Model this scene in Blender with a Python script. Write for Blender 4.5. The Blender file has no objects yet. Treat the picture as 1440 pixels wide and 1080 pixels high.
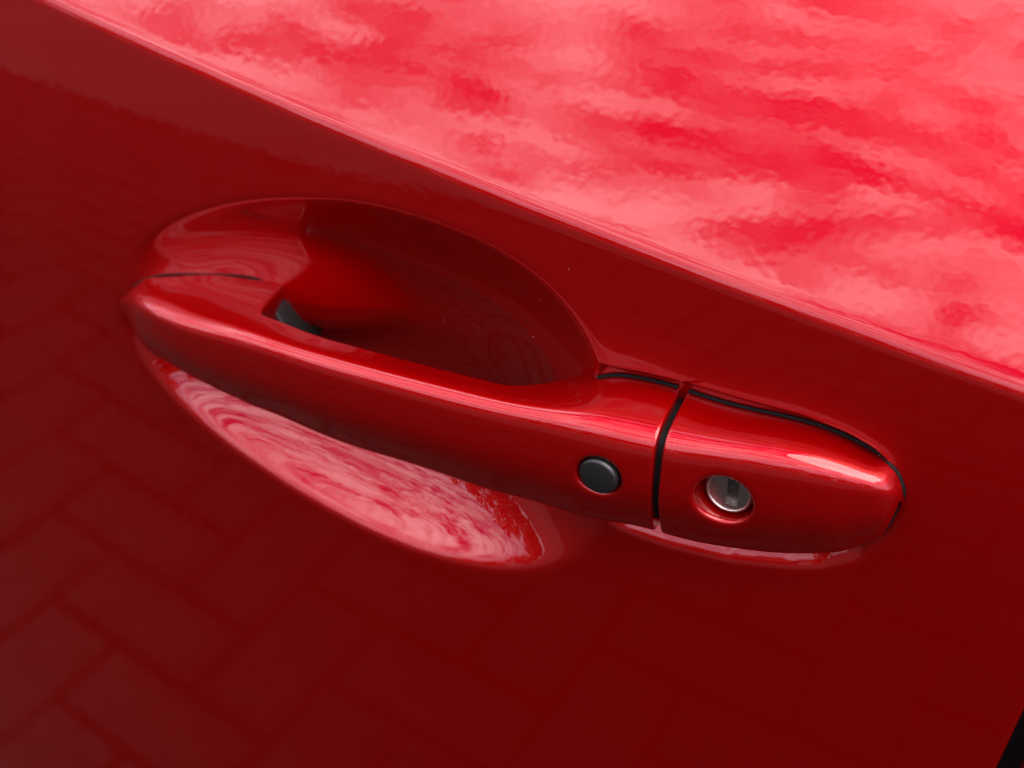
import bpy, bmesh, math, random
import numpy as np
from mathutils import Vector, Matrix

# outlines in door millimetres (x towards the rear, z up)
T_crease = [(-114.95, 71.2), (-94.32, 68.66), (-70.99, 65.34), (-48.58, 62.08), (-27.01, 59.05), (-6.22, 56.07), (13.84, 53.31), (33.15, 51.33), (51.81, 49.36), (69.82, 47.59), (87.29, 45.66), (107.58, 43.25), (127.16, 40.87)]
T_pocket = [(-139.78, -11.64), (-136.02, -2.71), (-126.25, 8.42), (-117.03, 15.64), (-108.35, 21.34), (-89.57, 30.31), (-69.68, 37.13), (-48.71, 41.17), (-26.63, 42.27), (-5.39, 38.84), (9.27, 32.71), (19.99, 22.22), (25.53, 14.19), (28.32, 5.0), (30.51, -13.24), (30.13, -33.83), (28.01, -40.59), (23.87, -48.65), (16.2, -58.5), (4.62, -66.89), (-9.9, -72.91), (-30.03, -76.31), (-56.06, -75.11), (-82.74, -69.55), (-109.54, -58.91), (-128.05, -48.15), (-137.33, -35.28), (-140.6, -22.61)]
T_capout = [(24.05, 15.25), (28.88, 15.29), (36.35, 16.43), (48.34, 17.13), (65.87, 17.19), (79.14, 17.65), (90.37, 16.43), (98.67, 13.82), (104.12, 9.31), (107.57, 3.33), (108.16, -3.25), (106.81, -11.3), (100.65, -22.22), (91.34, -29.56), (82.76, -33.33), (65.98, -38.35), (47.95, -40.37), (35.59, -40.32), (29.04, -39.08)]
T_bot = [(-135.38, -20.23), (-133.16, -23.62), (-123.28, -24.8), (-112.37, -24.02), (-102.09, -24.11), (-90.73, -25.31), (-71.33, -25.56), (-56.9, -26.68), (-39.39, -27.25), (-19.61, -26.55), (-2.6, -27.08), (13.46, -27.13), (33.97, -27.08), (47.6, -26.01), (50.69, -26.3), (67.34, -25.8), (75.37, -24.7), (83.13, -22.75), (90.81, -19.94), (97.91, -16.36), (102.3, -11.67), (104.91, -6.58), (106.06, -0.96)]
T_ridge = [(-126.25, -7.59), (-118.69, -4.03), (-108.77, -1.57), (-100.69, -0.64), (-86.28, 1.67), (-74.41, 3.52), (-52.81, 5.15), (-18.38, 6.96), (11.66, 8.8), (34.71, 9.75), (45.35, 9.57), (50.4, 9.89), (70.98, 12.35), (90.73, 12.46), (98.54, 11.03)]
T_topgrip = [(-59.85, 3.02), (-44.31, 3.52), (-24.36, 4.37), (-5.69, 5.11), (6.59, 5.76)]
T_seamL = [(-135.26, -9.55), (-132.09, -7.66), (-123.35, -4.51), (-109.26, -1.68), (-99.07, -0.57), (-91.83, -0.51)]
T_seamR = [(23.72, 7.37), (27.76, 9.25), (35.37, 11.0), (45.26, 11.76), (47.63, 11.69), (65.51, 11.81), (78.97, 12.97), (89.6, 12.28), (97.75, 10.27), (103.04, 5.81), (104.99, 2.48)]
T_button = (34.42, -5.3)
T_key = (66.57, -3.68)
T_pivot = [(-88.87, -5.64), (-82.41, -5.37), (-75.88, -15.57), (-74.98, -19.19), (-93.72, -22.88), (-94.66, -10.05)]
T_cut = (48.14, 8.32)
T_cutline = [(146.28, -47.08), (145.16, -58.31)]
FRX = [-135, -124, -116, -104, -80, -58, -22, 9, 33, 48, 72, 92, 102, 108]
FRY = [2.5, 8, 12, 15.5, 18.5, 19.5, 19, 17.5, 15.5, 13.5, 10.5, 7, 3.5, 0]
CAM = (0.149975, -0.282061, 0.240726)

S = bpy.context.scene
COL = S.collection
R = math.radians
HZ = 0.92                      # height of the handle above the paving

# ------------------------------------------------------------------ camera
YAW, PITCH, DIST = R(-28), R(37), 0.4
cam = bpy.data.cameras.new('camera')
camo = bpy.data.objects.new('camera', cam)
COL.objects.link(camo)
camo.location = (CAM[0], CAM[1], CAM[2] + HZ)
camo.rotation_euler = (R(90) - PITCH, 0, -YAW)
cam.sensor_width = 36
cam.lens = 36 * 5205 * DIST / 1440
cam.clip_start = 0.01
cam.clip_end = 500
cam.dof.use_dof = True
cam.dof.focus_distance = 0.375
cam.dof.aperture_fstop = 11
S.camera = camo

# ------------------------------------------------------------------ light
SUN_EL, SUN_AZ = 63, 95       # soft sun behind thin cloud, high towards the rear of the car, along the door
world = bpy.data.worlds.new('World')
S.world = world
world.use_nodes = True
nt = world.node_tree
nt.nodes.clear()
L = nt.links.new
def N(t, **k):
    n = nt.nodes.new(t)
    for a, v in k.items():
        setattr(n, a, v)
    return n
out = N('ShaderNodeOutputWorld'); bg = N('ShaderNodeBackground')
bg.inputs['Strength'].default_value = 0.065
sky = N('ShaderNodeTexSky', sky_type='NISHITA')
sky.sun_disc = False
sky.sun_elevation = R(SUN_EL)
sky.sun_rotation = R(SUN_AZ)
tc = N('ShaderNodeTexCoord')
sep = N('ShaderNodeSeparateXYZ'); L(tc.outputs['Generated'], sep.inputs[0])
def M(op, a, b=None, c=None):
    n = N('ShaderNodeMath', operation=op)
    for i, v in enumerate((a, b, c)):
        if v is None: continue
        if isinstance(v, (int, float)): n.inputs[i].default_value = v
        else: L(v, n.inputs[i])
    return n.outputs[0]
zc = M('MAXIMUM', sep.outputs[2], 0.0)
zd = M('ADD', zc, 0.22)
px = M('DIVIDE', sep.outputs[0], zd); py = M('DIVIDE', sep.outputs[1], zd)
comb = N('ShaderNodeCombineXYZ'); 
rx_ = M('ADD', M('MULTIPLY', px, .42), M('MULTIPLY', py, .12)); ry_ = M('SUBTRACT', M('MULTIPLY', py, 1.25), M('MULTIPLY', px, .22))
L(rx_, comb.inputs[0]); L(ry_, comb.inputs[1])
def noise(scale, detail, rough, dist, vec, off=0.0):
    n = N('ShaderNodeTexNoise')
    n.inputs['Scale'].default_value = scale; n.inputs['Detail'].default_value = detail
    n.inputs['Roughness'].default_value = rough; n.inputs['Distortion'].default_value = dist
    if off:
        a = N('ShaderNodeVectorMath', operation='ADD'); L(vec, a.inputs[0]); a.inputs[1].default_value = (off, off*.7, off*1.3); vec = a.outputs[0]
    L(vec, n.inputs['Vector'])
    return n.outputs['Fac']
n1 = noise(12.5, 6, .52, .5, comb.outputs[0], 3.1)
n2 = noise(34, 5, .55, .4, comb.outputs[0], 7.7)
dens = M('ADD', M('MULTIPLY', n1, .68), M('MULTIPLY', n2, .32))
haze = M('POWER', M('SUBTRACT', 1.0, zc), 6.0)          # thicker cloud and mist towards the horizon, all round
dens = M('ADD', dens, M('MULTIPLY', haze, .10))
over = N('ShaderNodeMapRange', interpolation_type='SMOOTHSTEP'); L(zc, over.inputs[0]); over.inputs[1].default_value = .84; over.inputs[2].default_value = .97; over.inputs[4].default_value = .14
dens = M('SUBTRACT', dens, over.outputs[0])         # thinner overhead
mask = N('ShaderNodeMapRange', interpolation_type='SMOOTHSTEP'); L(dens, mask.inputs[0])
mask.inputs[1].default_value = .36; mask.inputs[2].default_value = .65
n3 = noise(2.3, 4, .5, .2, comb.outputs[0], 12.0)
cr = N('ShaderNodeMapRange'); L(n3, cr.inputs[0]); cr.inputs[1].default_value = .3; cr.inputs[2].default_value = .7
cr.inputs[3].default_value = 33.0; cr.inputs[4].default_value = 62.0
ccol = N('ShaderNodeVectorMath', operation='SCALE'); ccol.inputs[0].default_value = (1.0, .87, .96); L(M('MULTIPLY', cr.outputs[0], M('ADD', .42, M('MULTIPLY', M('POWER', zc, .8), 1.02))), ccol.inputs[3])
mix = N('ShaderNodeMix', data_type='RGBA'); L(mask.outputs[0], mix.inputs[0]); tint = N('ShaderNodeMix', data_type='RGBA', blend_type='MULTIPLY'); tint.inputs[0].default_value = 1; L(sky.outputs[0], tint.inputs[6]); tint.inputs[7].default_value = (.5, .45, 1.7, 1); L(tint.outputs[2], mix.inputs[6]); L(ccol.outputs[0], mix.inputs[7])
L(mix.outputs[2], bg.inputs['Color']); L(bg.outputs[0], out.inputs[0])

sun = bpy.data.lights.new('sun', 'SUN')
sun.energy = 5.0; sun.angle = R(66); sun.color = (1, .94, .86)
suno = bpy.data.objects.new('sun', sun); COL.objects.link(suno)
az, el = R(SUN_AZ), R(SUN_EL)
sdir = Vector((math.sin(az)*math.cos(el), math.cos(az)*math.cos(el), math.sin(el)))
suno.rotation_euler = sdir.to_track_quat('Z', 'Y').to_euler()
S.view_settings.view_transform = 'Standard'
S.view_settings.look = 'None'
S.view_settings.exposure = .76
S.view_settings.gamma = 1

# ------------------------------------------------------------------ materials
def mat(name):
    m = bpy.data.materials.new(name); m.use_nodes = True
    return m, m.node_tree, m.node_tree.nodes['Principled BSDF']
def mk_paint():
    m, t, p = mat('candy_red_paint')
    p.inputs['Base Color'].default_value = (.27, .00012, .0003, 1)
    p.inputs['Metallic'].default_value = .70
    p.inputs['Roughness'].default_value = .42
    p.inputs['Specular Tint'].default_value = (1, .02, .03, 1)
    p.inputs['Coat Weight'].default_value = 1
    p.inputs['Coat Roughness'].default_value = .012
    p.inputs['Coat IOR'].default_value = 1.5
    c = t.nodes.new('ShaderNodeTexCoord')
    n = t.nodes.new('ShaderNodeTexNoise'); n.inputs['Scale'].default_value = 420; n.inputs['Detail'].default_value = .5
    t.links.new(c.outputs['Object'], n.inputs['Vector'])
    b = t.nodes.new('ShaderNodeBump'); b.inputs['Strength'].default_value = .025; b.inputs['Distance'].default_value = .0004
    t.links.new(n.outputs['Fac'], b.inputs['Height']); t.links.new(b.outputs[0], p.inputs['Coat Normal'])
    f = t.nodes.new('ShaderNodeTexNoise'); f.inputs['Scale'].default_value = 6000; f.inputs['Detail'].default_value = 1
    t.links.new(c.outputs['Object'], f.inputs['Vector'])
    b2 = t.nodes.new('ShaderNodeBump'); b2.inputs['Strength'].default_value = .12; b2.inputs['Distance'].default_value = .0001
    t.links.new(f.outputs['Fac'], b2.inputs['Height']); t.links.new(b2.outputs[0], p.inputs['Normal'])
    return m
PAINT = mk_paint()
def mk_simple(name, col, rough, metal=0, nscale=0, namp=0, bump=0):
    m, t, p = mat(name)
    p.inputs['Base Color'].default_value = (*col, 1); p.inputs['Roughness'].default_value = rough; p.inputs['Metallic'].default_value = metal
    if nscale:
        c = t.nodes.new('ShaderNodeTexCoord')
        n = t.nodes.new('ShaderNodeTexNoise'); n.inputs['Scale'].default_value = nscale; n.inputs['Detail'].default_value = 5
        t.links.new(c.outputs['Object'], n.inputs['Vector'])
        r = t.nodes.new('ShaderNodeValToRGB')
        r.color_ramp.elements[0].position = .3; r.color_ramp.elements[1].position = .7
        r.color_ramp.elements[0].color = (*[v*(1-namp) for v in col], 1); r.color_ramp.elements[1].color = (*[v*(1+namp) for v in col], 1)
        t.links.new(n.outputs['Fac'], r.inputs[0]); t.links.new(r.outputs[0], p.inputs['Base Color'])
        if bump:
            b = t.nodes.new('ShaderNodeBump'); b.inputs['Strength'].default_value = bump; b.inputs['Distance'].default_value = .0003
            t.links.new(n.outputs['Fac'], b.inputs['Height']); t.links.new(b.outputs[0], p.inputs['Normal'])
    return m
BLACK = mk_simple('black_plastic', (.003, .003, .003), .5, 0, 900, .3, .1)
RUBBER = mk_simple('black_rubber', (.003, .003, .003), .7, 0, 300, .3, .1)
BUTTON = mk_simple('satin_black_button', (.006, .006, .0058), .38, 0, 2500, .25, .12)
ZINC = mk_simple('worn_zinc', (.52, .48, .43), .3, 1, 2600, .3, .06)
ZINC_DARK = mk_simple('dull_shutter_metal', (.12, .112, .1), .42, 1, 900, .3, .1)
DUST = mk_simple('pale_dust', (.55, .5, .45), .9)
PAVER = mk_simple('charcoal_paver', (.0085, .0062, .0052), .85, 0, 45, .35, .3)
ROAD = mk_simple('grey_asphalt', (.034, .033, .0315), .9, 0, 3, .25)
JOINT = mk_simple('joint_sand', (.0018, .0017, .0016), .95, 0, 60, .3)

RUBBER.node_tree.nodes['Principled BSDF'].inputs['Specular IOR Level'].default_value = .15
BLACK.node_tree.nodes['Principled BSDF'].inputs['Specular IOR Level'].default_value = .3
def shade_patch(m, cx, cy, rad, amount):
    """soft shade painted into the block colour, with a ragged edge"""
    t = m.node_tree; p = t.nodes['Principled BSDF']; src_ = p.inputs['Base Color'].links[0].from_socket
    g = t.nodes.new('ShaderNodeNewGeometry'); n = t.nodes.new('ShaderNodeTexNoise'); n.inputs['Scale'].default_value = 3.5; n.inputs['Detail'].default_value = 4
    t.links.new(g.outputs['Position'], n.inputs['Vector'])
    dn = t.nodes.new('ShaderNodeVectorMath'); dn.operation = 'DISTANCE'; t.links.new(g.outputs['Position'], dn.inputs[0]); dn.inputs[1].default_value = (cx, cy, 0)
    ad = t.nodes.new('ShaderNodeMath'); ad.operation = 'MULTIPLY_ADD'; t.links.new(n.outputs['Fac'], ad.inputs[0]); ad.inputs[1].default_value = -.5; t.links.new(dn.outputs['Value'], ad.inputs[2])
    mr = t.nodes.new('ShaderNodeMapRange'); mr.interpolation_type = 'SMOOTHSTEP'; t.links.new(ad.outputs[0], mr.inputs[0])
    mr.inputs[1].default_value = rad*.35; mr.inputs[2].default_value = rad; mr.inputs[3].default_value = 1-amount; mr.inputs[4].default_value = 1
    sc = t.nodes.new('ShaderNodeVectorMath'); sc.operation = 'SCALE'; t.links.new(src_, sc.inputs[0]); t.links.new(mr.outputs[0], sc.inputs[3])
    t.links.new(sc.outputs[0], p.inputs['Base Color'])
shade_patch(PAVER, .25, -.75, 1.0, .75)  # shade of the person at the camera, painted into the pavers
for m_ in (PAVER, JOINT, ROAD): m_.node_tree.nodes['Principled BSDF'].inputs['Specular IOR Level'].default_value = .08
# ------------------------------------------------------------------ helpers
def link(name, me, m, parent=None):
    o = bpy.data.objects.new(name, me); COL.objects.link(o)
    if m and not me.materials: me.materials.append(m)
    if parent: o.parent = parent
    return o
def mesh_np(name, V, F, smooth=True):
    me = bpy.data.meshes.new(name)
    V = np.asarray(V, dtype=np.float64)
    me.from_pydata([tuple(v) for v in V.tolist()], [], F)
    if smooth: me.polygons.foreach_set('use_smooth', [True]*len(me.polygons))
    me.update()
    return me
def grid_faces(nu, nv, closed=False, flip=False):
    i = np.arange(nu-1)[:, None]; j = np.arange(nv if closed else nv-1)[None, :]
    j2 = (j+1) % nv
    a = i*nv+j; b = (i+1)*nv+j; c = (i+1)*nv+j2; d = i*nv+j2
    q = np.stack([a, d, c, b] if flip else [a, b, c, d], -1).reshape(-1, 4)
    return q.tolist()
def spline(xs, ys):
    """natural cubic spline"""
    xs = np.asarray(xs, float); ys = np.asarray(ys, float); n = len(xs)
    h = np.diff(xs); A = np.zeros((n, n)); b = np.zeros(n)
    A[0, 0] = A[-1, -1] = 1
    for i in range(1, n-1):
        A[i, i-1] = h[i-1]; A[i, i] = 2*(h[i-1]+h[i]); A[i, i+1] = h[i]
        b[i] = 6*((ys[i+1]-ys[i])/h[i]-(ys[i]-ys[i-1])/h[i-1])
    m = np.linalg.solve(A, b)
    def f(x):
        x = np.asarray(x, float); k = np.clip(np.searchsorted(xs, x)-1, 0, n-2)
        t = x-xs[k]; hk = h[k]
        y = ys[k]+t*((ys[k+1]-ys[k])/hk-hk*(2*m[k]+m[k+1])/6)+t*t*m[k]/2+t**3*(m[k+1]-m[k])/(6*hk)
        return y
    return f
def smooth_fit(xs, ys, lam, n=160):
    """penalised smoothing of scattered samples; gives a C2-looking curve"""
    xs = np.asarray(xs, float); ys = np.asarray(ys, float)
    g = np.linspace(xs.min(), xs.max(), n)
    A = np.zeros((len(xs), n)); k = np.clip(np.searchsorted(g, xs)-1, 0, n-2)
    t = (xs-g[k])/(g[1]-g[0])
    A[np.arange(len(xs)), k] = 1-t; A[np.arange(len(xs)), k+1] = t
    Dm = np.diff(np.eye(n), 3, axis=0)*((n/40.)**2.5)
    y = np.linalg.solve(A.T@A+lam*Dm.T@Dm, A.T@ys)
    return spline(g, y)
def sstep(t):
    t = np.clip(t, 0, 1); return t*t*t*(t*(6*t-15)+10)
def softplus(t, w):
    return w*np.logaddexp(0, t/w)
def smax(a, b, k):
    return .5*(a+b+np.sqrt((a-b)**2+k*k))
def seg_dist(X, Z, poly):
    """signed distance (inside < 0) to a closed polygon"""
    P = np.asarray(poly); Q = np.roll(P, -1, 0)
    best = np.full(X.shape, 1e9); ins = np.zeros(X.shape, bool)
    for (x0, z0), (x1, z1) in zip(P, Q):
        dx, dz = x1-x0, z1-z0; l2 = dx*dx+dz*dz
        if l2 == 0: continue
        t = np.clip(((X-x0)*dx+(Z-z0)*dz)/l2, 0, 1)
        np.minimum(best, np.hypot(X-x0-t*dx, Z-z0-t*dz), out=best)
        if z0 != z1:
            c = ((z0 > Z) != (z1 > Z)) & (X < (x1-x0)*(Z-z0)/(z1-z0)+x0)
            ins ^= c
    return np.where(ins, -best, best)

# ------------------------------------------------------------------ door surface (mm): outward offset f(x, z)
crx, crz = zip(*T_crease)
_c = np.polyfit(crx, np.array(crz)-1.8, 3)
CR0, CR1 = -190., 150.
def crease_z(x):
    xx = np.clip(x, CR0, CR1)
    z = np.polyval(_c, xx)
    s0 = np.polyval(np.polyder(_c), CR0); s1 = np.polyval(np.polyder(_c), CR1)
    return z+np.where(x < CR0, s0*(x-CR0), 0)+np.where(x > CR1, s1*(x-CR1), 0)
SH = math.tan(R(37))
def base_f(x, z):
    cz = crease_z(x)
    zz_ = np.minimum(z, cz)
    f = -np.maximum(zz_+15, 0)**2/(2*620.)-np.minimum(zz_+15, 0)**2/(2*6000.)-(x+20)**2/(2*5000.)
    t = z-cz
    f = f-SH*softplus(t, .75)+.05*softplus(t, 5)
    f = f-np.maximum(t, 0)**2/(2*900.)
    return f
# pocket: smooth closed outline in polar form
PC = (-52., -14.)
pa = np.array(T_pocket)
ang = np.arctan2(pa[:, 1]-PC[1], pa[:, 0]-PC[0]); rad = np.hypot(pa[:, 0]-PC[0], pa[:, 1]-PC[1])
o_ = np.argsort(ang); ang = ang[o_]; rad = rad[o_]
NH = 7
def fourier(a):
    return np.stack([np.ones_like(a)]+[fn(k*a) for k in range(1, NH+1) for fn in (np.cos, np.sin)], -1)
_w = np.linalg.solve(fourier(ang).T@fourier(ang)+np.diag([1e-6]+[2e-4*k**3 for k in range(1, NH+1) for _ in (0, 1)]), fourier(ang).T@rad)
def pocket_R(a):
    return fourier(a)@_w
DEPTH = 27.
def pocket_d(x, z):
    a = np.arctan2(z-PC[1], x-PC[0]); r = np.hypot(x-PC[0], z-PC[1])
    Rr = pocket_R(a)
    di = (Rr-r)                                   # mm inside the rim, along the ray
    q = np.clip(r/Rr, 0, 1.4)
    bowl = DEPTH*(1-q**2.3)                       # smooth dish
    floor = .8+.23*np.maximum(x+139, 0)+.25*np.clip(z-2, -8, 40)+12*sstep((x+78)/50.)+24*(1-sstep((z+36-.08*(x+90))/26.))
    floor = .6+softplus(floor-.6, 1.2)
    bowl = floor+bowl-.5*(floor+bowl+np.sqrt((floor-bowl)**2+32.))
    bowl = bowl+.75
    return np.where(di > -12, softplus(bowl-.2, .9), softplus(-8., .9)*0)*sstep((di+12)/8.)
cap_poly0 = np.array(T_capout)
def closed_smooth(P, n=240, lam=2):
    d = np.r_[0, np.cumsum(np.hypot(*np.diff(np.r_[P, P[:1]], axis=0).T))]
    t = np.linspace(0, d[-1], n, endpoint=False)
    x = np.interp(t, d, np.r_[P[:, 0], P[0, 0]]); z = np.interp(t, d, np.r_[P[:, 1], P[0, 1]])
    for _ in range(lam):
        for arr in (x, z):
            arr[:] = (np.roll(arr, 1)+np.roll(arr, -1)+2*arr)/4
    return np.stack([x, z], -1)
CAP_POLY = closed_smooth(np.r_[cap_poly0, [(24, -30), (20, -10), (20, 8)]], 260, 8)
GD = 4.4
def groove_d(x, z):
    out_ = np.zeros_like(x)
    m = (x > 0) & (x < 130) & (z > -60) & (z < 40)
    s = seg_dist(x[m], z[m], CAP_POLY)
    wide = 2.6+4.4*sstep((6-z[m])/16.)            # a tight roll above the cover, a wider lip below it
    tt = -s/wide-.08; q_ = softplus(tt, .10)-softplus(tt-1, .10)-softplus(-.08+0*tt, .10)*np.exp(-np.maximum(s, 0))*0
    out_[m] = GD*q_*sstep((x[m]-12)/16.)
    return out_
def door_f(x, z):
    return base_f(x, z)-smax(pocket_d(x, z), groove_d(x, z), 1.2)+.6
(cx0, cz0), (cx1, cz1) = T_cutline
def cut_x(z):
    return cx0+(z-cz0)*(cx1-cx0)/(cz1-cz0)*.9

def axis(parts):
    out_ = []
    for a, b, st in parts:
        n = max(1, int(round((b-a)/st))); out_ += list(np.linspace(a, b, n, endpoint=False))
    return np.array(out_+[parts[-1][1]])
def panel(name, xs, zs, shear0, parent, rev=False):
    X, Z = np.meshgrid(xs, zs, indexing='ij')
    e = cut_x(Z)
    X = np.where(X > shear0, shear0+(X-shear0)*(e-shear0)/(150-shear0), X)
    F = door_f(X, Z)
    V = np.stack([X/1000, -F/1000, Z/1000], -1)
    # rolled rear edge and flange
    rows = [V]
    for k in range(1, 8):
        a = k/7*math.pi/2; v = V[-1].copy()
        v[:, 0] += .0016*math.sin(a); v[:, 1] += .0016*(1-math.cos(a)); rows.append(v[None])
    v = rows[-1].copy(); v[..., 1] += .016; rows.append(v)
    V = np.concatenate(rows, 0)
    me = mesh_np(name, V.reshape(-1, 3), grid_faces(V.shape[0], V.shape[1]))
    return link(name, me, PAINT, parent)

def empty(name, loc, label, cat):
    o = bpy.data.objects.new(name, None); COL.objects.link(o); o.location = loc
    o['label'] = label; o['category'] = cat
    return o
door = empty('car_door', (0, 0, HZ), 'glossy red car door with a scooped pocket, pull handle, black button and key lock', 'car door')
xs = axis([(-520, -260, 6), (-260, -146, 1.5), (-146, 116, .45), (116, 150, 1.0)])
zs = axis([(-560, -300, 6), (-300, -84, 1.5), (-84, 56, .45), (56, 84, .45), (84, 190, 1.5)])
panel('door_skin', xs, zs, 118, door)

# ------------------------------------------------------------------ handle loft
XA, XB = -135.0, 107.0
XM, HA = (XA+XB)/2, (XB-XA)/2
def W(x): return np.arcsin(np.clip((np.asarray(x, float)-XM)/HA, -1, 1))
TIPL, TIPR = (2.0, -17.0), (-1.2, -1.0)       # (f, z) where the ends close
def curve(pts, tipl=None, tipr=None, lam=.02):
    xs_ = [p[0] for p in pts]; ys = [p[1] for p in pts]
    w = list(W(xs_))
    wx, wy = w, ys
    reps = 6
    if tipl is not None: wx = [-math.pi/2]*reps+wx; wy = [tipl]*reps+wy
    if tipr is not None: wx = wx+[math.pi/2]*reps; wy = wy+[tipr]*reps
    return smooth_fit(wx, wy, lam)
LAM = 1e-3
zA_ = curve(T_ridge, TIPL[1]+3.0, TIPR[1]+1.2, LAM)
zD_ = curve(T_bot, TIPL[1], TIPR[1], LAM)
fr_ = curve(list(zip(FRX[1:-1], FRY[1:-1])), TIPL[0]+1.0, TIPR[0]+.6, LAM)
fb_pts = [(x, float(np.interp(x, FRX, FRY))-float(np.interp(x, [-135, -110, -60, 48, 75, 100, 108], [1, 3, 5, 5, 5.5, 4, 1.5]))) for x in np.linspace(-122, 103, 40)]
fD_ = curve(fb_pts, TIPL[0], TIPR[0], LAM)
# back edge of the top face: where it meets the door (feet) or rolls over (grip)
seam_f, seam_z = [], []
for pts, ff in ((T_seamL[1:], lambda x: -(.8+.21*(x+139))), (T_topgrip, lambda x: float(np.interp(x, FRX, FRY))-10), (T_seamR[:-2], lambda x: -4.)):
    for x, z in pts: seam_f.append((x, ff(x))); seam_z.append((x, z))
sf_ = curve(seam_f, None, None, 1e-3); sz_ = curve(seam_z, None, None, 1e-3)
FOOTL, FOOTR = -82., 14.
def foot_w(x):
    return np.maximum(1-sstep((x-(FOOTL-7))/13.), sstep((x-(FOOTR-17))/34.))

NQ, NSTR = 36, 8
def section(x):
    w = W(x)
    A = np.array([float(fr_(w)), float(zA_(w))]); Dp = np.array([float(fD_(w)), float(zD_(w))])
    fw = float(foot_w(np.array(x)))
    size = max(A[1]-Dp[1], .05)
    # end factor: everything closes towards the tips
    endf = min(1., (x-XA)/14., (XB-x)/14.); endf = max(endf, 0.)
    topdir = np.array([-1., float(.02+.28*sstep((x+75)/90.))]); topdir /= np.linalg.norm(topdir)
    depth_grip = 12.5
    fback = (1-fw)*(A[0]-depth_grip)+fw*(-21.)
    fback = min(fback, A[0]-1.0)
    rA = min(10.0, .42*size); rD = min(6.0, .42*size)
    down = Dp-A; down = down/(np.linalg.norm(down)+1e-9)
    def corner(P, d1, d2, r):
        bis = -(d1+d2); nb = np.linalg.norm(bis); bis = bis/nb if nb > 1e-6 else np.array([1., 0])
        ct = np.clip(d1@d2, -.999, .999); th = math.acos(ct)
        return P+bis*r*(1/math.sin(th/2)-1)*.8
    Ac = corner(A, topdir, down, rA)
    backd = np.array([-1., .12]); backd /= np.linalg.norm(backd)
    Dc = corner(Dp, -down, backd, rD)
    Lt = (Ac[0]-fback)
    sf, sz = float(sf_(w)), float(sz_(w))
    m = float(np.clip((sz-Ac[1])/max(Ac[0]-sf, 2.5), -.35, .8))
    m = m*sstep(np.array(endf*1.2))
    Bc = Ac+np.array([-Lt, float(m)*Lt])
    Ec = np.array([fback, Dc[1]+.12*(Dc[0]-fback)])
    fn_ = np.array([down[1]*-1, down[0]]); fn_ = fn_ if fn_[0] > 0 else -fn_
    Mc = (Ac+Dc)/2+fn_*.115*np.linalg.norm(Ac-Dc)
    pts = [Ac, Bc, Ec, Dc, Mc]
    # how much of each edge the rounding at a corner may take: (towards previous, towards next)
    lim = {0: (.5, .60), 1: (.36, .45), 2: (.45, .45), 3: (.45, .5), 4: (.5, .5)}
    rr = [rA*1.7, 4.5, 4.5, rD*1.5, 1e3]
    P = []
    for i in range(5):
        Q = pts[i]; Q0 = pts[i-1]; Q1 = pts[(i+1) % 5]
        a_ = Q0-Q; b_ = Q1-Q; la, lb = np.linalg.norm(a_), np.linalg.norm(b_)
        a_ = a_/(la+1e-9); b_ = b_/(lb+1e-9)
        ta = min(rr[i], lim[i][0]*la*.985); tb = min(rr[i] if i else min(rr[i], 9.), lim[i][1]*lb*.985)
        s0 = Q+a_*ta; s1 = Q+b_*tb; h0 = (s0+Q)/2; h1 = (s1+Q)/2
        t = np.linspace(0, 1, NQ)[:, None]; o1 = 1-t
        P.append(o1**4*s0+4*o1**3*t*h0+6*o1*o1*t*t*Q+4*o1*t**3*h1+t**4*s1)
        # straight run to the next corner
        lim2 = lim[(i+1) % 5]; Q2 = pts[(i+1) % 5]
        tn = min(rr[(i+1) % 5], lim2[0]*lb*.985); e = Q2-b_*tn
        t = np.linspace(0, 1, NSTR+2)[1:-1, None]
        P.append(s1+(e-s1)*t)
    return np.concatenate(P, 0)                # (n, 2): f, z
def hole(V, Nn, centre, nrm, rfun):
    """recess a round hole into the loft by remapping rings"""
    nrm = nrm/np.linalg.norm(nrm)
    rel = V-centre; h = rel@nrm; tang = rel-h[..., None]*nrm; rho = np.linalg.norm(tang, axis=-1)
    R1 = rfun['R1']; mask_ = (rho < R1) & (h > -9)
    r = rho[mask_]
    rn, dn = rfun['map'](r)
    dirv = tang[mask_]/np.maximum(r, 1e-6)[:, None]
    V[mask_] = centre+dirv*rn[:, None]+nrm*(h[mask_]*(rn/np.maximum(r, 1e-6))**2*0+h[mask_]+dn)[:, None]
def ring_map(prof, R0, R1, ks=13):
    """old radius R0..R1 is spread by arc length over the profile [(radius, depth), ...] from inside to outside"""
    P = np.array(prof, float)
    # densify + smooth for round lips
    d = np.r_[0, np.cumsum(np.hypot(*np.diff(P, axis=0).T))]
    t = np.linspace(0, d[-1], 400); rr = np.interp(t, d, P[:, 0]); dd = np.interp(t, d, P[:, 1])
    k = np.ones(ks)/ks; hk = ks//2
    for _ in range(2):
        rp = np.r_[2*rr[0]-rr[hk:0:-1], rr, 2*rr[-1]-rr[-2:-2-hk:-1]]; dp = np.r_[2*dd[0]-dd[hk:0:-1], dd, 2*dd[-1]-dd[-2:-2-hk:-1]]
        rr = np.convolve(rp, k, 'valid'); dd = np.convolve(dp, k, 'valid')
    d = np.r_[0, np.cumsum(np.hypot(np.diff(rr), np.diff(dd)))]; d /= d[-1]
    def f(r):
        u_ = np.clip((r-R0)/(R1-R0), 0, 1)
        rn = np.interp(u_, d, rr); dn = np.interp(u_, d, dd)
        ins = r < R0
        rn = np.where(ins, r*rr[0]/R0, rn); dn = np.where(ins, dd[0], dn)
        return rn, dn
    return {'R1': R1, 'map': f}

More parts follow.
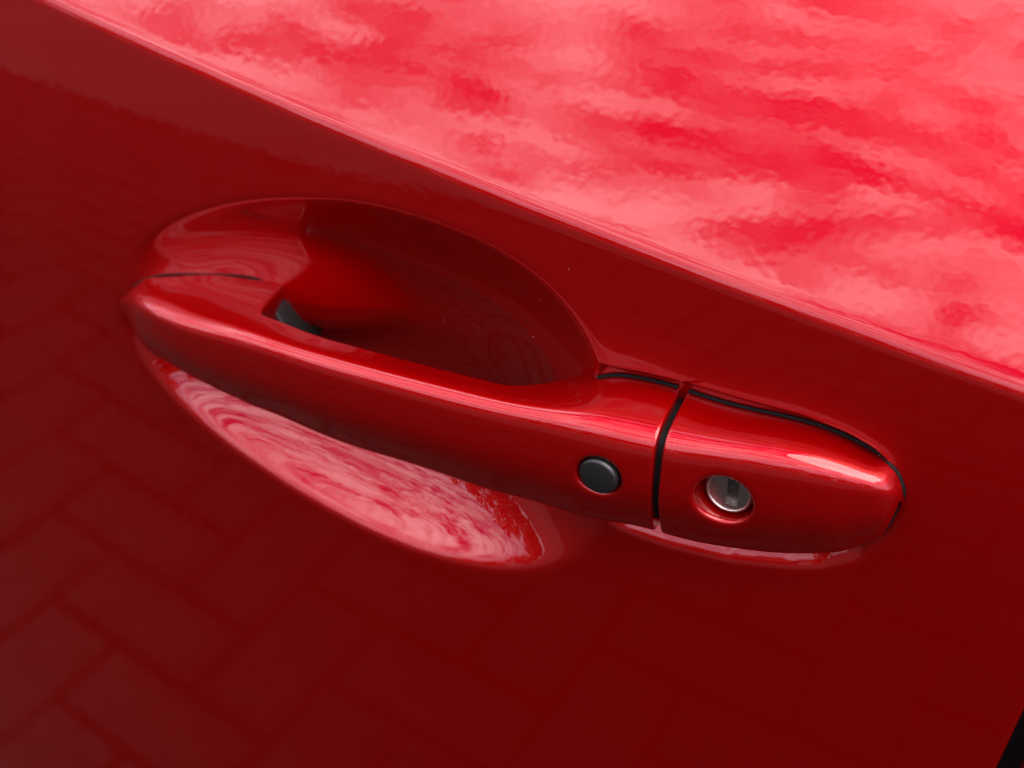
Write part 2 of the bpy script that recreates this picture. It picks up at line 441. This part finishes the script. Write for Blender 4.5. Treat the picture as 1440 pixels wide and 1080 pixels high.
def surf_point(x, z):
    P = section(x)
    n = len(P); best = None
    for i in range(n):
        a, b = P[i], P[(i+1) % n]
        if (a[1]-z)*(b[1]-z) <= 0 and a[1] != b[1]:
            t = (z-a[1])/(b[1]-a[1]); f = a[0]+t*(b[0]-a[0])
            if best is None or f > best: best = f
    return np.array([x, -best, z])
def surf_normal(x, z):
    p = surf_point(x, z); px_ = surf_point(x+1.5, z)-surf_point(x-1.5, z); pz_ = surf_point(x, z+1.5)-surf_point(x, z-1.5)
    n = np.cross(px_, pz_); n /= np.linalg.norm(n)
    return p, (n if n[1] < 0 else -n)

CUT = T_cut[0]; GAP = 1.9
SKEW = 0.1
def loft(name, xa, xb, capA, capB, st, parent, holes=()):
    n = int((xb-xa)/st)
    if capA == 'tip':      # cluster towards the tip
        wa, wb = W(xa), W(xb); q = np.linspace(0, 1, n+60); xs_ = XM+HA*np.sin(wa+(wb-wa)*q)
    else:
        wa, wb = W(xa), W(xb); q = np.linspace(0, 1, n+60); xs_ = XM+HA*np.sin(wa+(wb-wa)*q)
    rings = []
    EB = .7
    def ring(x, off=0.):
        P = section(x)
        if off:
            T = np.roll(P, -1, 0)-np.roll(P, 1, 0); T /= np.linalg.norm(T, axis=1)[:, None]+1e-9
            Nn = np.stack([T[:, 1], -T[:, 0]], -1)
            c = P.mean(0)
            if ((P-c)*Nn).sum() < 0: Nn = -Nn
            P = P-Nn*off
        sk = SKEW*(P[:, 0]-float(fr_(W(x))))*math.exp(-((x-CUT)/22.)**2)
        return np.stack([x+sk, -P[:, 0], P[:, 1]], -1)
    if capA == 'flat':
        xs_ = xs_[xs_ > xa+EB]
        for k in range(7):
            a = math.pi/2*k/7; rings.append(ring(xa+EB*(1-math.sin(a)) if False else xa+EB*(1-math.cos(a)), EB*(1-math.sin(a))))
    if capB == 'flat': xs_ = xs_[xs_ < xb-EB]
    for x in xs_: rings.append(ring(x))
    if capB == 'flat':
        for k in range(6, -1, -1):
            a = math.pi/2*k/7; rings.append(ring(xb-EB*(1-math.cos(a)), EB*(1-math.sin(a))))
    V = np.array(rings)
    for c, nr, fn in holes:
        hole(V, None, c, nr, fn)
    nu, nv = V.shape[:2]
    F = grid_faces(nu, nv, True, flip=False)
    Vl = list(map(tuple, (V.reshape(-1, 3)/1000).tolist()))
    for which in (0, nu-1):
        ids = [which*nv+j for j in range(nv)]
        F.append(ids if which == nu-1 else ids[::-1])
    me = mesh_np(name, Vl, F)
    bm = bmesh.new(); bm.from_mesh(me); bmesh.ops.recalc_face_normals(bm, faces=bm.faces); bm.to_mesh(me); bm.free()
    me.polygons.foreach_set('use_smooth', [len(p.vertices) == 4 for p in me.polygons])
    return link(name, me, PAINT, parent)

bp, bn = surf_point(*T_button), np.array((0., -1., 0.))
kp, kn = surf_point(*T_key), np.array((0., -1., .03))
button_map = ring_map([(0.5, -3.), (5.6, -3.), (5.75, -1.5), (5.9, -.8), (6.5, -.15), (7.3, 0), (8.2, 0)], 1.0, 8.2)
key_map = ring_map([(0.5, -6.8), (7.1, -6.8), (7.3, -3.0), (7.45, -.9), (7.9, -.2), (8.5, 0), (10.4, 0)], .8, 10.4, 9)
grip = loft('handle_grip', XA, CUT, 'tip', 'flat', .32, door, [(bp, bn, button_map)])
cap = loft('lock_cover', CUT+GAP, XB, 'flat', 'tip', .32, door, [(kp, kn, key_map)])

def frame(p, n):
    """matrix whose z is the outward normal and whose y is as upright as can be (metres, door space)"""
    z = Vector(n).normalized(); y = Vector((0, 0, 1)); y = (y-z*y.dot(z)).normalized(); x = y.cross(z)
    m = Matrix((x, y, z)).transposed().to_4x4(); m.translation = Vector(p)/1000
    return m
def lathe(prof, n=96):
    P = np.array(prof)/1000; a = np.linspace(0, 2*math.pi, n, endpoint=False)
    V = np.stack([P[:, None, 0]*np.cos(a), P[:, None, 0]*np.sin(a), np.repeat(P[:, 1][:, None], n, 1)], -1)
    return V.reshape(-1, 3), grid_faces(len(P), n, True)
def lathe_obj(name, prof, m, parent, M_, smooth=True):
    V, F = lathe(prof)
    me = mesh_np(name, V, F, smooth)
    bm = bmesh.new(); bm.from_mesh(me); bmesh.ops.remove_doubles(bm, verts=bm.verts, dist=1e-7); bmesh.ops.recalc_face_normals(bm, faces=bm.faces); bm.to_mesh(me); bm.free()
    if smooth: me.polygons.foreach_set('use_smooth', [True]*len(me.polygons))
    o = link(name, me, m, parent); o.matrix_local = M_
    return o
dome = [(0, .6)]+[(r, .6-.35*(r/4.3)**2) for r in np.linspace(.4, 4.3, 14)]+[(4.3+1.08*math.sin(a), .25-1.0*(1-math.cos(a))) for a in np.linspace(.2, math.pi/2, 10)]+[(5.4, -1.4), (5.4, -2.8), (0, -2.8)]
lathe_obj('touch_button', dome, BUTTON, grip, frame(bp, bn))

# lock: ring, face plates with the key slot, shutter behind the slot
KM = frame(kp-kn*4.8, kn) @ Matrix.Scale(.97, 4)
lathe_obj('lock_ring', [(5.55, -.6), (5.55, .25), (5.75, .5), (6.1, .5), (6.35, .2), (6.5, -.4), (6.5, -.8), (5.55, -.6)], ZINC, cap, KM)
def plate(name, outlines, z0, z1, m, parent, M_):
    bm = bmesh.new()
    for ol in outlines:
        top = [bm.verts.new((x/1000, y/1000, z1/1000)) for x, y in ol]; bot_ = [bm.verts.new((x/1000, y/1000, z0/1000)) for x, y in ol]
        bm.faces.new(top); bm.faces.new(bot_[::-1])
        for i in range(len(ol)): bm.faces.new((top[i], bot_[i], bot_[(i+1) % len(ol)], top[(i+1) % len(ol)]))
    bmesh.ops.recalc_face_normals(bm, faces=bm.faces)
    me = bpy.data.meshes.new(name); bm.to_mesh(me); bm.free()
    o = link(name, me, m, parent); o.matrix_local = M_
    return o
RF = 5.5; SX0, SX1, SZ0 = -.55, 2.6, -4.1
def circ(a0, a1, n=30): return [(RF*math.cos(a), RF*math.sin(a)) for a in np.linspace(a0, a1, n)]
aL = math.acos(SX0/RF); aR = math.acos(SX1/RF)
left_seg = circ(aL, 2*math.pi-aL)
right_seg = circ(-aR, aR)
aL2, aR2 = 2*math.pi-aL, 2*math.pi-aR
mid_seg = circ(aL2, aR2, 12)+[(SX1, SZ0), (SX0, SZ0)]
plate('lock_face', [left_seg, right_seg, mid_seg], -1.6, .12, ZINC, cap, KM)
plate('keyhole_shutter', [circ(0, 2*math.pi, 64)[:-1]], -2.2, -1.35, ZINC_DARK, cap, KM)

# black pivot block behind the front foot of the grip, and the gasket in the split
def block(name, pts_front, y_in, m, parent, bev=.0012):
    bm = bmesh.new()
    a = [bm.verts.new((x/1000, -f/1000, z/1000)) for x, f, z in pts_front]
    b = [bm.verts.new((x/1000, -(f-y_in)/1000, z/1000)) for x, f, z in pts_front]
    bm.faces.new(a); bm.faces.new(b[::-1])
    for i in range(len(a)): bm.faces.new((a[i], b[i], b[(i+1) % len(a)], a[(i+1) % len(a)]))
    bmesh.ops.recalc_face_normals(bm, faces=bm.faces)
    bmesh.ops.bevel(bm, geom=bm.edges[:], offset=bev, segments=3, affect='EDGES', profile=.5)
    me = bpy.data.meshes.new(name); bm.to_mesh(me); bm.free()
    me.polygons.foreach_set('use_smooth', [True]*len(me.polygons))
    return link(name, me, m, parent)
block('pivot_arm', [(x, -5, z) for x, z in T_pivot], 14, BLACK, grip)
# gasket: the section a little smaller, filling the split
def gasket():
    P = section(CUT+GAP/2); c = P.mean(0); P = c+(P-c)*.84
    V = []
    for x in (CUT-.2, CUT+GAP+.2):
        sk = SKEW*(P[:, 0]-float(fr_(W(CUT))))
        V.append(np.stack([x+sk, -P[:, 0], P[:, 1]], -1))
    V = np.array(V)/1000
    n = V.shape[1]
    F = grid_faces(2, n, True)
    me = mesh_np('split_gasket', V.reshape(-1, 3), F)
    link('split_gasket', me, RUBBER, grip)
gasket()

# added black strips for the seam shadow where foot and cover meet the door
def seam_points(x, upper):
    P = section(x); F = door_f(np.full(len(P), x), P[:, 1]); g = P[:, 0]-F
    n = len(P); mid = (float(zA_(W(x)))+float(zD_(W(x))))/2
    best = None
    for i in range(n):
        j = (i+1) % n
        if g[i]*g[j] < 0:
            t = g[i]/(g[i]-g[j]); q = P[i]+(P[j]-P[i])*t
            if (q[1] > mid) == upper and (best is None or abs(q[1]-mid) > abs(best[1]-mid)): best = q
    if best is None: return None
    sk = SKEW*(best[0]-float(fr_(W(x))))*math.exp(-((x-CUT)/22.)**2)
    return (x+sk, -best[0], best[1])
def tube(name, pts, r, m, parent, n=10):
    P = np.array(pts)
    for _ in range(4):
        P[1:-1] = (P[:-2]+2*P[1:-1]+P[2:])/4
    T = np.gradient(P, axis=0); T /= np.linalg.norm(T, axis=1)[:, None]+1e-9
    up = np.array([0., -1., 0.]); B = np.cross(T, up); B /= np.linalg.norm(B, axis=1)[:, None]+1e-9; C_ = np.cross(B, T)
    a = np.linspace(0, 2*math.pi, n, endpoint=False)
    V = P[:, None]+r*(np.cos(a)[None, :, None]*B[:, None]+np.sin(a)[None, :, None]*C_[:, None])
    me = mesh_np(name, V.reshape(-1, 3)/1000, grid_faces(len(P), n, True))
    return link(name, me, m, parent)
def xs_tip(a, b, n, side):
    q = np.linspace(0, 1, n); w0, w1 = W(a), W(b); return XM+HA*np.sin(w0+(w1-w0)*q)
def smooth_seam(pts, x0, x1, deg=4):
    P = np.array(pts); P = P[P[:, 0] < -89]; q = np.linspace(x0, x1, 80)
    return np.stack([q, np.polyval(np.polyfit(P[:, 0], P[:, 1], deg), q), np.polyval(np.polyfit(P[:, 0], P[:, 2], deg), q)], -1)
pl = [p for p in (seam_points(x, True) for x in xs_tip(-133.5, -89, 90, 0)) if p]
tube('foot_seam_shade', smooth_seam(pl, pl[0][0], -82.)+np.array([0, -.12, .1]), .32, RUBBER, grip)
pu = [p for p in (seam_points(x, True) for x in xs_tip(24, CUT-.5, 40, 0)) if p]
if len(pu) > 8: tube('foot_seam_shade', [(a_, b_-.3, c_+.35) for a_, b_, c_ in pu], .55, RUBBER, grip)
pu = [p for p in (seam_points(x, True) for x in xs_tip(CUT+GAP+.5, XB-.25, 90, 0)) if p]
pd = [p for p in (seam_points(x, False) for x in xs_tip(CUT+GAP+.5, XB-.25, 90, 0)) if p]
tube('cover_seam_shade', [(a_, b_-.3, c_+.35*min(1, max(0, (XB-3-a_)/8))) for a_, b_, c_ in pu]+pd[::-1], .55, RUBBER, cap)

# a few pale specks of dust caught along the cover's upper edge and in the pocket
def dust():
    rnd = random.Random(11); bm = bmesh.new(); pts = []
    for p in pu[6::7]:
        if rnd.random() < .8: pts.append((p[0]+rnd.uniform(-1.5, 1.5), p[1]-.75, p[2]+rnd.uniform(.4, 1.0)))
    for k in range(5):
        x, z = rnd.uniform(-60, 15), rnd.uniform(-20, 40); pts.append((x, None, z))
    for x, y, z in pts:
        if y is None:
            y = -float(door_f(np.array([x]), np.array([z]))[0])
        r = rnd.choice((.04, .05, .06, .08))
        m_ = Matrix.Translation((x/1000, (y-.03)/1000, z/1000)) @ Matrix.Scale(rnd.uniform(.6, 1.6), 4, (1, 0, 0))
        bmesh.ops.create_icosphere(bm, subdivisions=1, radius=r/1000, matrix=m_)
    me = bpy.data.meshes.new('dust'); bm.to_mesh(me); bm.free()
    o = link('dust', me, DUST, door); o['kind'] = 'stuff'
dust()

# door edge seal and the rear door beyond the shut line
def strip(name, off0, off1, depth, m, parent):
    zz = np.linspace(-560, 190, 60); rows = []
    for off in (off0, off1):
        x = cut_x(zz)+off; f = base_f(x, zz)-depth
        rows.append(np.stack([x/1000, -f/1000, zz/1000], -1))
    for off in (off1, off0):
        x = cut_x(zz)+off; f = base_f(x, zz)-depth-6
        rows.append(np.stack([x/1000, -f/1000, zz/1000], -1))
    V = np.array(rows)
    V = np.concatenate([V, V[:1]], 0)
    me = mesh_np(name, V.reshape(-1, 3), grid_faces(5, 60), False)
    return link(name, me, m, parent)
strip('edge_seal', .5, 26, 12, RUBBER, door)
rear = empty('rear_door', (0, 0, HZ), 'edge of the red rear door across the black shut line in the corner', 'car door')
def rear_panel():
    xs_ = axis([(0, 1.6, .2), (1.6, 30, 2), (30, 330, 8)]); zz = axis([(-560, 190, 3)])
    X, Z = np.meshgrid(xs_, zz, indexing='ij')
    X2 = cut_x(Z)+7.5+X; F = base_f(X2, Z)
    d_ = np.clip(1.6-X, 0, 1.6); F = F-(1.6-np.sqrt(np.maximum(1.6**2-d_**2, 0)))
    V = np.stack([X2/1000, -F/1000, Z/1000], -1)
    v0 = V[:1].copy(); v0[..., 1] += .016
    V = np.concatenate([v0, V], 0)
    link('door_skin', mesh_np('door_skin', V.reshape(-1, 3), grid_faces(V.shape[0], V.shape[1])), PAINT, rear)
rear_panel()

# ------------------------------------------------------------------ paving (seen in the paint)
def build_paving():
    me = bpy.data.meshes.new('pavement')
    s = 40.; me.from_pydata([(-s, -s, 0), (s, -s, 0), (s, s, 0), (-s, s, 0)], [], [(0, 1, 2, 3)])
    g = link('pavement', me, JOINT); g['kind'] = 'structure'; g['label'] = 'charcoal block paving beside the car'
    def brick(l, w, h=.012, b=.006):
        bm = bmesh.new(); bmesh.ops.create_cube(bm, size=1)
        bmesh.ops.scale(bm, vec=(l, w, .06), verts=bm.verts); bmesh.ops.translate(bm, vec=(0, 0, h-.03), verts=bm.verts)
        top = [e for e in bm.edges if all(v.co.z > 0 for v in e.verts)]
        bmesh.ops.bevel(bm, geom=top, offset=b, segments=1, affect='EDGES')
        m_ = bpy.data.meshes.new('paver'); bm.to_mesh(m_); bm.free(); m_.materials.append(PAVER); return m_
    U = PAV_U
    pm = brick(2*U-PAV_J, U-PAV_J)
    A = R(PAV_ANG); ca, sa = math.cos(A), math.sin(A)
    rnd = random.Random(4)
    items = []
    for i in range(-60, 60):
        for j in range(-40, 40):
            ox, oy = i+2*j, i-2*j
            for (cx, cy, rot) in ((ox+1, oy+.5, 0), (ox+.5, oy+2, math.pi/2)):
                x, y = cx*U, cy*U
                X = x*ca-y*sa+PAV_O[0]; Y = x*sa+y*ca+PAV_O[1]
                if Y > .6 or Y < -2.2 or abs(X+1) > 4.5: continue
                items.append((math.hypot(X+.75, (Y+1.0)), X, Y, rot+A))
    items.sort()
    far = bmesh.new()
    for k, (d_, X, Y, a) in enumerate(items):
        tilt = (rnd.gauss(0, .006), rnd.gauss(0, .006)); dz = rnd.gauss(0, .0012)
        mt = Matrix.Translation((X, Y, dz)) @ Matrix.Rotation(a, 4, 'Z') @ Matrix.Rotation(tilt[0], 4, 'X') @ Matrix.Rotation(tilt[1], 4, 'Y')
        if k < 240:
            o = bpy.data.objects.new('paver', pm); COL.objects.link(o); o.parent = g; o.matrix_local = mt
        else:
            tmp = pm.copy(); tmp.transform(mt); far.from_mesh(tmp); bpy.data.meshes.remove(tmp)
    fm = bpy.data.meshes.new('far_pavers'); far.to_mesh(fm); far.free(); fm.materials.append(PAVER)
    road = bpy.data.meshes.new('road'); road.from_pydata([(-40, -40, .004), (40, -40, .004), (40, -2.3, .004), (-40, -2.3, .004)], [], [(0, 1, 2, 3)])
    ro = link('road', road, ROAD); ro['kind'] = 'structure'; ro['label'] = 'grey asphalt road beyond the block paving'
    fo = link('far_pavers', fm, None, g); fo['kind'] = 'stuff'
PAV_U, PAV_J, PAV_ANG, PAV_O = .112, .010, 4, (0.03, 0.02)
build_paving()

# ------------------------------------------------------------------ added far trees across the road (seen only in the paint)
def tree_belt():
    rnd = np.random.default_rng(5); V = []; F = []
    for k in range(64):
        t = k/63.
        if t < .72: x, y = 32-t/.72*78, -22-rnd.uniform(0, 5)
        else: x, y = -46-rnd.uniform(0, 5), -20+(t-.72)/.28*24
        h = rnd.uniform(3.6, 8.0); rw = rnd.uniform(1.2, 2.1)  # unseen crowns, raised to block low sky light from the door
        n = 420
        u = rnd.normal(size=(n, 3)); u /= np.linalg.norm(u, axis=1)[:, None]
        c = u*(rnd.uniform(.35, 1, (n, 1))**.5)*np.array([rw, rw, h*.5])+np.array([x, y, h*.5+.2])
        a = rnd.normal(size=(n, 3)); a /= np.linalg.norm(a, axis=1)[:, None]
        b = np.cross(a, rnd.normal(size=(n, 3))); b /= np.linalg.norm(b, axis=1)[:, None]
        s_ = rnd.uniform(.14, .32, (n, 1))
        q = np.stack([c-a*s_-b*s_*.6, c+a*s_-b*s_*.6, c+a*s_+b*s_*.6, c-a*s_+b*s_*.6], 1).reshape(-1, 3)
        o = len(V)*1 if False else sum(len(v) for v in V)
        V.append(q); F += (np.arange(n*4).reshape(n, 4)+o).tolist()
    o = link('far_trees', mesh_np('far_trees', np.concatenate(V), F, False), mk_simple('dark_foliage', (.03, .045, .02), .6, 0, 2, .3))
    o['kind'] = 'stuff'; o['label'] = 'dark belt of trees across the road'
tree_belt()
